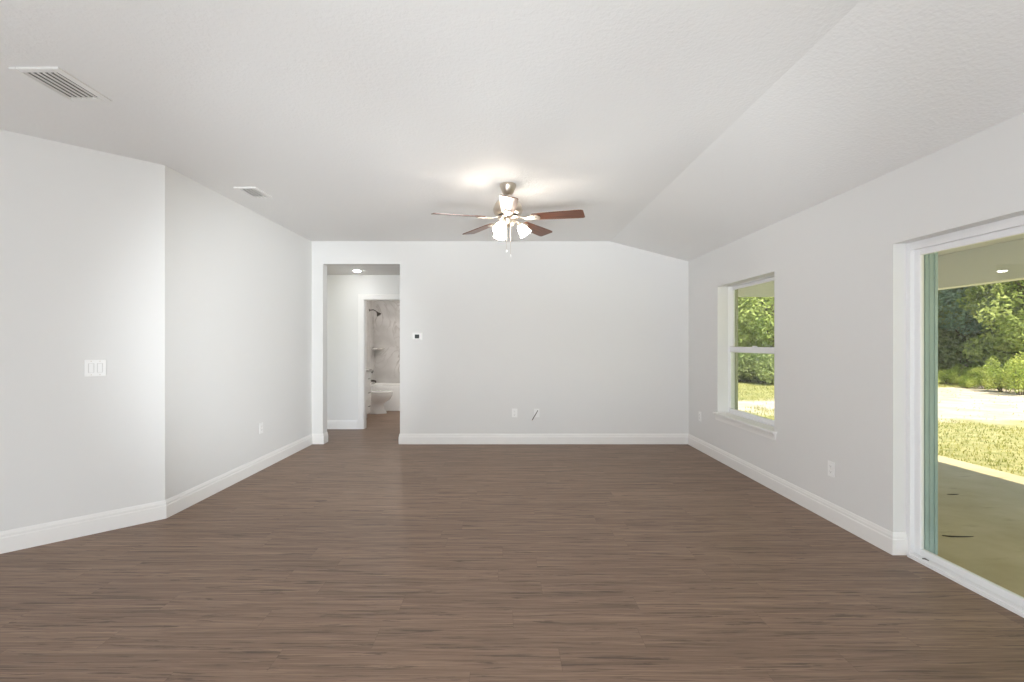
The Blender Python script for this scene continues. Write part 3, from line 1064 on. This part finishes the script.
# ------------------------------------------------------------------ porch
SX = 5.61
struct(MB().box(XR2, SX, -3.2, 6.98, -0.30, -0.08), 'porch_slab', M['slab'], 0.006, label='shaded concrete porch slab outside the glass door')
struct(MB().box(XR2, 5.58, -3.2, 7.0, 2.44, 2.56), 'porch_roof', M['porch'])
struct(MB().box(5.38, 5.55, -3.2, 7.0, 2.035, 2.44), 'porch_beam', M['porch'], 0.004, label='beige porch beam across the top of the view through the glass door')
struct(MB().box(XR2, 5.38, 6.84, 7.0, 2.035, 2.44), 'porch_beam_side', M['porch'], 0.004)
for k, py in enumerate((6.915, 1.6, -3.1)):
    b = MB()
    b.box(5.385, 5.545, py - 0.08, py + 0.08, -0.08, 2.035)
    b.box(5.365, 5.565, py - 0.10, py + 0.10, -0.08, 0.06)
    struct(b, 'porch_post', M['porch'], 0.004)

# dead twig and leaf crumbs on the slab
tw = tag(MB().tube([(3.27, 3.575, -0.076), (3.31, 3.55, -0.073), (3.36, 3.555, -0.076), (3.42, 3.545, -0.073), (3.49, 3.56, -0.077)], [0.003, 0.006, 0.005, 0.004, 0.002], 7).add(
    [], []).build('twig', M['twig'], smooth=True), 'longer dark dry twig lying on the porch slab, nearer to the glass door', 'twig')
tag(MB().tube([(4.22, 4.56, -0.077), (4.27, 4.545, -0.074), (4.33, 4.56, -0.077)], [0.003, 0.005, 0.002], 6).build('twig', M['twig'], smooth=True), 'tiny dark twig lying farther out on the porch slab', 'twig')
cr = tag(MB().tube([(2.572, 2.945, 0.0335), (2.583, 2.938, 0.0355), (2.587, 2.915, 0.0335)], [0.003, 0.0045, 0.002], 6).build('wood_chip', M['cable'], smooth=True), 'tiny dark chip lying on the white door track', 'chip')

# ------------------------------------------------------------------ yard
GZ = -0.15
b = MB()
b.add([(-60, -60, GZ), (SX + 0.001, -60, GZ), (90, -60, GZ), (90, 110, GZ), (-60, 110, GZ)], [(0, 1, 2, 3, 4)])
struct(b, 'ground', M['ground'], label='sandy yard with patchy grass beyond the porch')

rng = random.Random(7)
nr = np.random.default_rng(11)


def sand_d(x, y):
    return np.abs(y - 11.6) - (0.9 + 0.45 * np.maximum(x - 6.0, 0))


def blades(n, x, y, h):
    """thin upright triangles at x, y"""
    a = nr.uniform(0, 2 * PI, n)
    lean = nr.normal(0, 0.35, (n, 2)) * h[:, None]
    wv = np.stack([np.cos(a), np.sin(a)], 1) * (0.006 + 0.05 * h[:, None])
    v = np.zeros((n, 3, 3))
    v[:, 0, :2] = np.stack([x, y], 1) - wv
    v[:, 1, :2] = np.stack([x, y], 1) + wv
    v[:, 2, :2] = np.stack([x, y], 1) + lean
    v[:, :2, 2] = GZ - 0.005
    v[:, 2, 2] = GZ + h
    return v


def tri_object(name, v, m):
    n = v.shape[0]
    me = bpy.data.meshes.new(name)
    me.vertices.add(n * 3)
    me.vertices.foreach_set('co', v.reshape(-1))
    me.loops.add(n * 3)
    me.loops.foreach_set('vertex_index', np.arange(n * 3, dtype=np.int32))
    me.polygons.add(n)
    me.polygons.foreach_set('loop_start', np.arange(0, n * 3, 3, dtype=np.int32))
    me.polygons.foreach_set('loop_total', np.full(n, 3, dtype=np.int32))
    me.materials.append(m)
    me.update()
    me.validate()
    return me


N = 100000
gx = nr.uniform(3.0, 18, N)
gy = nr.uniform(1.0, 19, N)
ang = gx / np.maximum(gy, 0.1)
keep = ((gx > SX + 0.03) | (gy > 7.05)) & (ang > 0.33) & (ang < 3.0)
patch = np.sin(gx * 1.9 + 1.3 * np.sin(gy * 1.1)) * np.cos(gy * 1.7 + gx * 0.4)
dd = sand_d(gx, gy) + patch * 0.7
keep &= (dd > 0.0) | (nr.uniform(0, 1, N) < 0.03)
gx, gy = gx[keep], gy[keep]
gh = nr.uniform(0.015, 0.055, len(gx))
go = bpy.data.objects.new('grass', tri_object('grass', blades(len(gx), gx, gy, gh), M['grass_blade']))
COL.objects.link(go)
tag(go, 'short yellow green grass in the yard beyond the porch', 'grass', None, 'stuff')


def leaf_quads(pts, size, flat=0.0):
    n = len(pts)
    d1 = nr.normal(0, 1, (n, 3))
    d1 /= np.linalg.norm(d1, axis=1)[:, None]
    d2 = np.cross(d1, nr.normal(0, 1, (n, 3)))
    d2 /= np.linalg.norm(d2, axis=1)[:, None]
    s = size * nr.uniform(0.6, 1.4, n)[:, None]
    q = np.stack([pts - d1 * s, pts + d2 * s * 0.45, pts + d1 * s, pts - d2 * s * 0.45], 1)
    return q


def quad_mesh(name, q, m):
    n = q.shape[0]
    me = bpy.data.meshes.new(name)
    me.vertices.add(n * 4)
    me.vertices.foreach_set('co', q.reshape(-1))
    me.loops.add(n * 4)
    me.loops.foreach_set('vertex_index', np.arange(n * 4, dtype=np.int32))
    me.polygons.add(n)
    me.polygons.foreach_set('loop_start', np.arange(0, n * 4, 4, dtype=np.int32))
    me.polygons.foreach_set('loop_total', np.full(n, 4, dtype=np.int32))
    me.materials.append(m)
    me.update()
    me.validate()
    return me


def blob_points(n, blobs):
    w = np.array([bl[3] * bl[4] * bl[5] for bl in blobs])
    idx = nr.choice(len(blobs), n, p=w / w.sum())
    d = nr.normal(0, 1, (n, 3))
    d /= np.linalg.norm(d, axis=1)[:, None]
    r = nr.uniform(0.15, 1.0, n) ** 0.45
    B = np.array(blobs)
    return B[idx, :3] + d * r[:, None] * B[idx, 3:6]


def make_tree(h, cr, base, m, seed, nleaf, leaf, lean=0.0):
    """broad tree: tapered trunk with boughs (one mesh) and foliage"""
    rg = random.Random(seed)
    t = MB()
    tr = 0.016 * h
    pts = [(lean * q * q + 0.12 * math.sin(q * 5 + seed), 0.10 * math.cos(q * 4 + seed) - 0.1, h * 0.86 * q) for q in (0, 0.15, 0.3, 0.5, 0.7, 0.85, 1)]
    t.tube(pts, [tr * 1.3, tr, tr * 0.9, tr * 0.75, tr * 0.5, tr * 0.35, tr * 0.12], 9)
    blobs = []
    nb = 13
    for i in range(nb):
        q = base + (0.97 - base) * i / (nb - 1)
        prof = math.sin(PI * min(1, 0.12 + 0.88 * (q - base) / (1 - base)) ** 0.8) * 0.75 + 0.3
        for k in range(3):
            a = rg.uniform(0, 2 * PI)
            rad = cr * prof * rg.uniform(0.25, 0.75)
            c = (rad * math.cos(a) + lean * q * q, rad * math.sin(a), h * q)
            s = cr * rg.uniform(0.28, 0.5)
            blobs.append((*c, s, s, s * 0.7))
            if k == 0:
                z0 = max(0.1, q - 0.12) * h * 0.9
                t.tube([(lean * q * q, 0, z0), (c[0] * 0.6, c[1] * 0.6, z0 + (c[2] - z0) * 0.7), c], [tr * 0.35, tr * 0.22, tr * 0.06], 6)
    tm = t.mesh('trunk', M['bark'], True)
    fm = quad_mesh('foliage', leaf_quads(blob_points(nleaf, blobs), leaf), m)
    return tm, fm


def place_tree(name, kind, loc, rz, s, label, cat, group):
    r = tag(empty(name, loc, rz), label, cat, group)
    r.scale = (s, s, s)
    for nm, me in zip(('trunk', 'foliage'), kind):
        o = bpy.data.objects.new(nm, me)
        COL.objects.link(o)
        o.parent = r
    return r


T = [make_tree(11, 2.3, 0.12, M['leaf_dark'], 1, 32000, 0.08),
     make_tree(12, 2.0, 0.22, M['leaf_blue'], 2, 30000, 0.078, 0.4),
     make_tree(9, 2.4, 0.08, M['leaf_bright'], 3, 22000, 0.08, -0.3),
     make_tree(13, 1.7, 0.30, M['leaf_dark'], 4, 26000, 0.078, 0.2)]


def polar(deg, dist):
    return dist * math.sin(R(deg)), dist * math.cos(R(deg))


KIND = ('dark', 'blue', 'bright', 'tall')
TL_ = {
    0: 'dense dark green tree in the wood line across the yard',
    1: 'blue green tree in the wood line across the yard',
    2: 'bright yellow green leafy tree in the wood line across the yard',
    3: 'tall dark tree with a bare lower trunk in the wood line across the yard',
}
spots = [  # angle from straight ahead, distance, kind, scale
    (40.0, 27, 0, 1.0), (42.6, 30, 1, 1.0), (44.3, 27.5, 1, 0.95), (45.8, 31, 3, 1.05), (46.9, 26, 0, 0.95), (48.6, 24.5, 2, 1.0),
    (50.8, 28, 0, 1.0), (41.2, 36, 0, 1.2), (45.0, 37, 1, 1.2), (48.5, 36, 0, 1.2), (38.0, 31, 3, 1.1),
    (23.0, 29, 0, 1.0), (25.2, 25, 2, 0.95), (27.2, 27, 2, 1.1), (29.0, 24.5, 2, 1.0), (31.0, 27, 1, 1.0), (33.2, 29, 0, 1.0), (20.5, 30, 1, 1.0), (35.6, 30, 0, 1.0), (53.0, 30, 1, 1.0), (56.5, 28, 0, 1.0), (60.5, 30, 0, 1.1),
]
for k, (dg, ds, kd, s) in enumerate(spots):
    x, y = polar(dg, ds)
    place_tree('tree', T[kd], (x, y, GZ), rng.uniform(0, 6.28), s * rng.uniform(0.92, 1.08), TL_[kd], 'tree', f'{KIND[kd]} trees in the wood line')


def make_shrub(h, r, m, seed, nleaf, leaf):
    rg = random.Random(seed)
    t = MB()
    blobs = []
    for i in range(9):
        a = rg.uniform(0, 2 * PI)
        q = rg.uniform(0.1, 0.8) * r
        top = h * rg.uniform(0.45, 1.0)
        p = (q * math.cos(a), q * math.sin(a), top * 0.7)
        t.tube([(p[0] * 0.25, p[1] * 0.25, -0.02), (p[0] * 0.7, p[1] * 0.7, top * 0.4), p], [0.02, 0.014, 0.005], 5)
        blobs.append((p[0], p[1], top * 0.55, r * 0.35, r * 0.35, top * 0.48))
    return t.mesh('stem', M['bark']), quad_mesh('foliage', leaf_quads(blob_points(nleaf, blobs), leaf), m)


S = [make_shrub(1.3, 1.1, M['leaf_scrub'], 21, 5000, 0.05), make_shrub(1.9, 1.0, M['leaf_scrub'], 22, 4500, 0.05), make_shrub(1.5, 1.5, M['leaf_dark'], 23, 7000, 0.06)]
shr = [
    (39.5, 24.0, 0, 0.8), (41.6, 23.0, 0, 0.6), (42.9, 24.5, 0, 0.75), (44.0, 22.6, 0, 0.55), (45.2, 22.8, 1, 0.7), (46.2, 21.6, 1, 0.95), (47.2, 20.8, 1, 1.15), (49.0, 21.5, 0, 1.2), (44.5, 25.0, 0, 1.0), (46.9, 24.5, 0, 1.1), (51.0, 22.0, 0, 1.0),
    (23.6, 21.5, 2, 1.0), (25.4, 21.0, 2, 0.95), (27.0, 21.5, 2, 1.0), (28.6, 20.8, 2, 0.9), (30.2, 21.2, 2, 1.0), (32.0, 22, 2, 1.0),
    (42.2, 28.5, 2, 1.7), (44.0, 30.5, 2, 1.9), (45.6, 29.0, 2, 1.6), (47.6, 30.0, 2, 1.8),
]
SL = {0: 'low sunlit yellow green bush at the edge of the sand', 1: 'taller upright yellow green bush at the edge of the sand', 2: 'dark green bush in the shade at the foot of the trees'}
for k, (dg, ds, kd, s) in enumerate(shr):
    x, y = polar(dg, ds)
    r = tag(empty('bush', (x, y, GZ), rng.uniform(0, 6.28)), SL[kd], 'bush', ('low yellow bushes', 'upright yellow bushes', 'dark bushes')[kd])
    s *= 0.62 if kd < 2 else 1.0
    r.scale = (s, s, s)
    for nm, me in zip(('stem', 'foliage'), S[kd]):
        o = bpy.data.objects.new(nm, me)
        COL.objects.link(o)
        o.parent = r
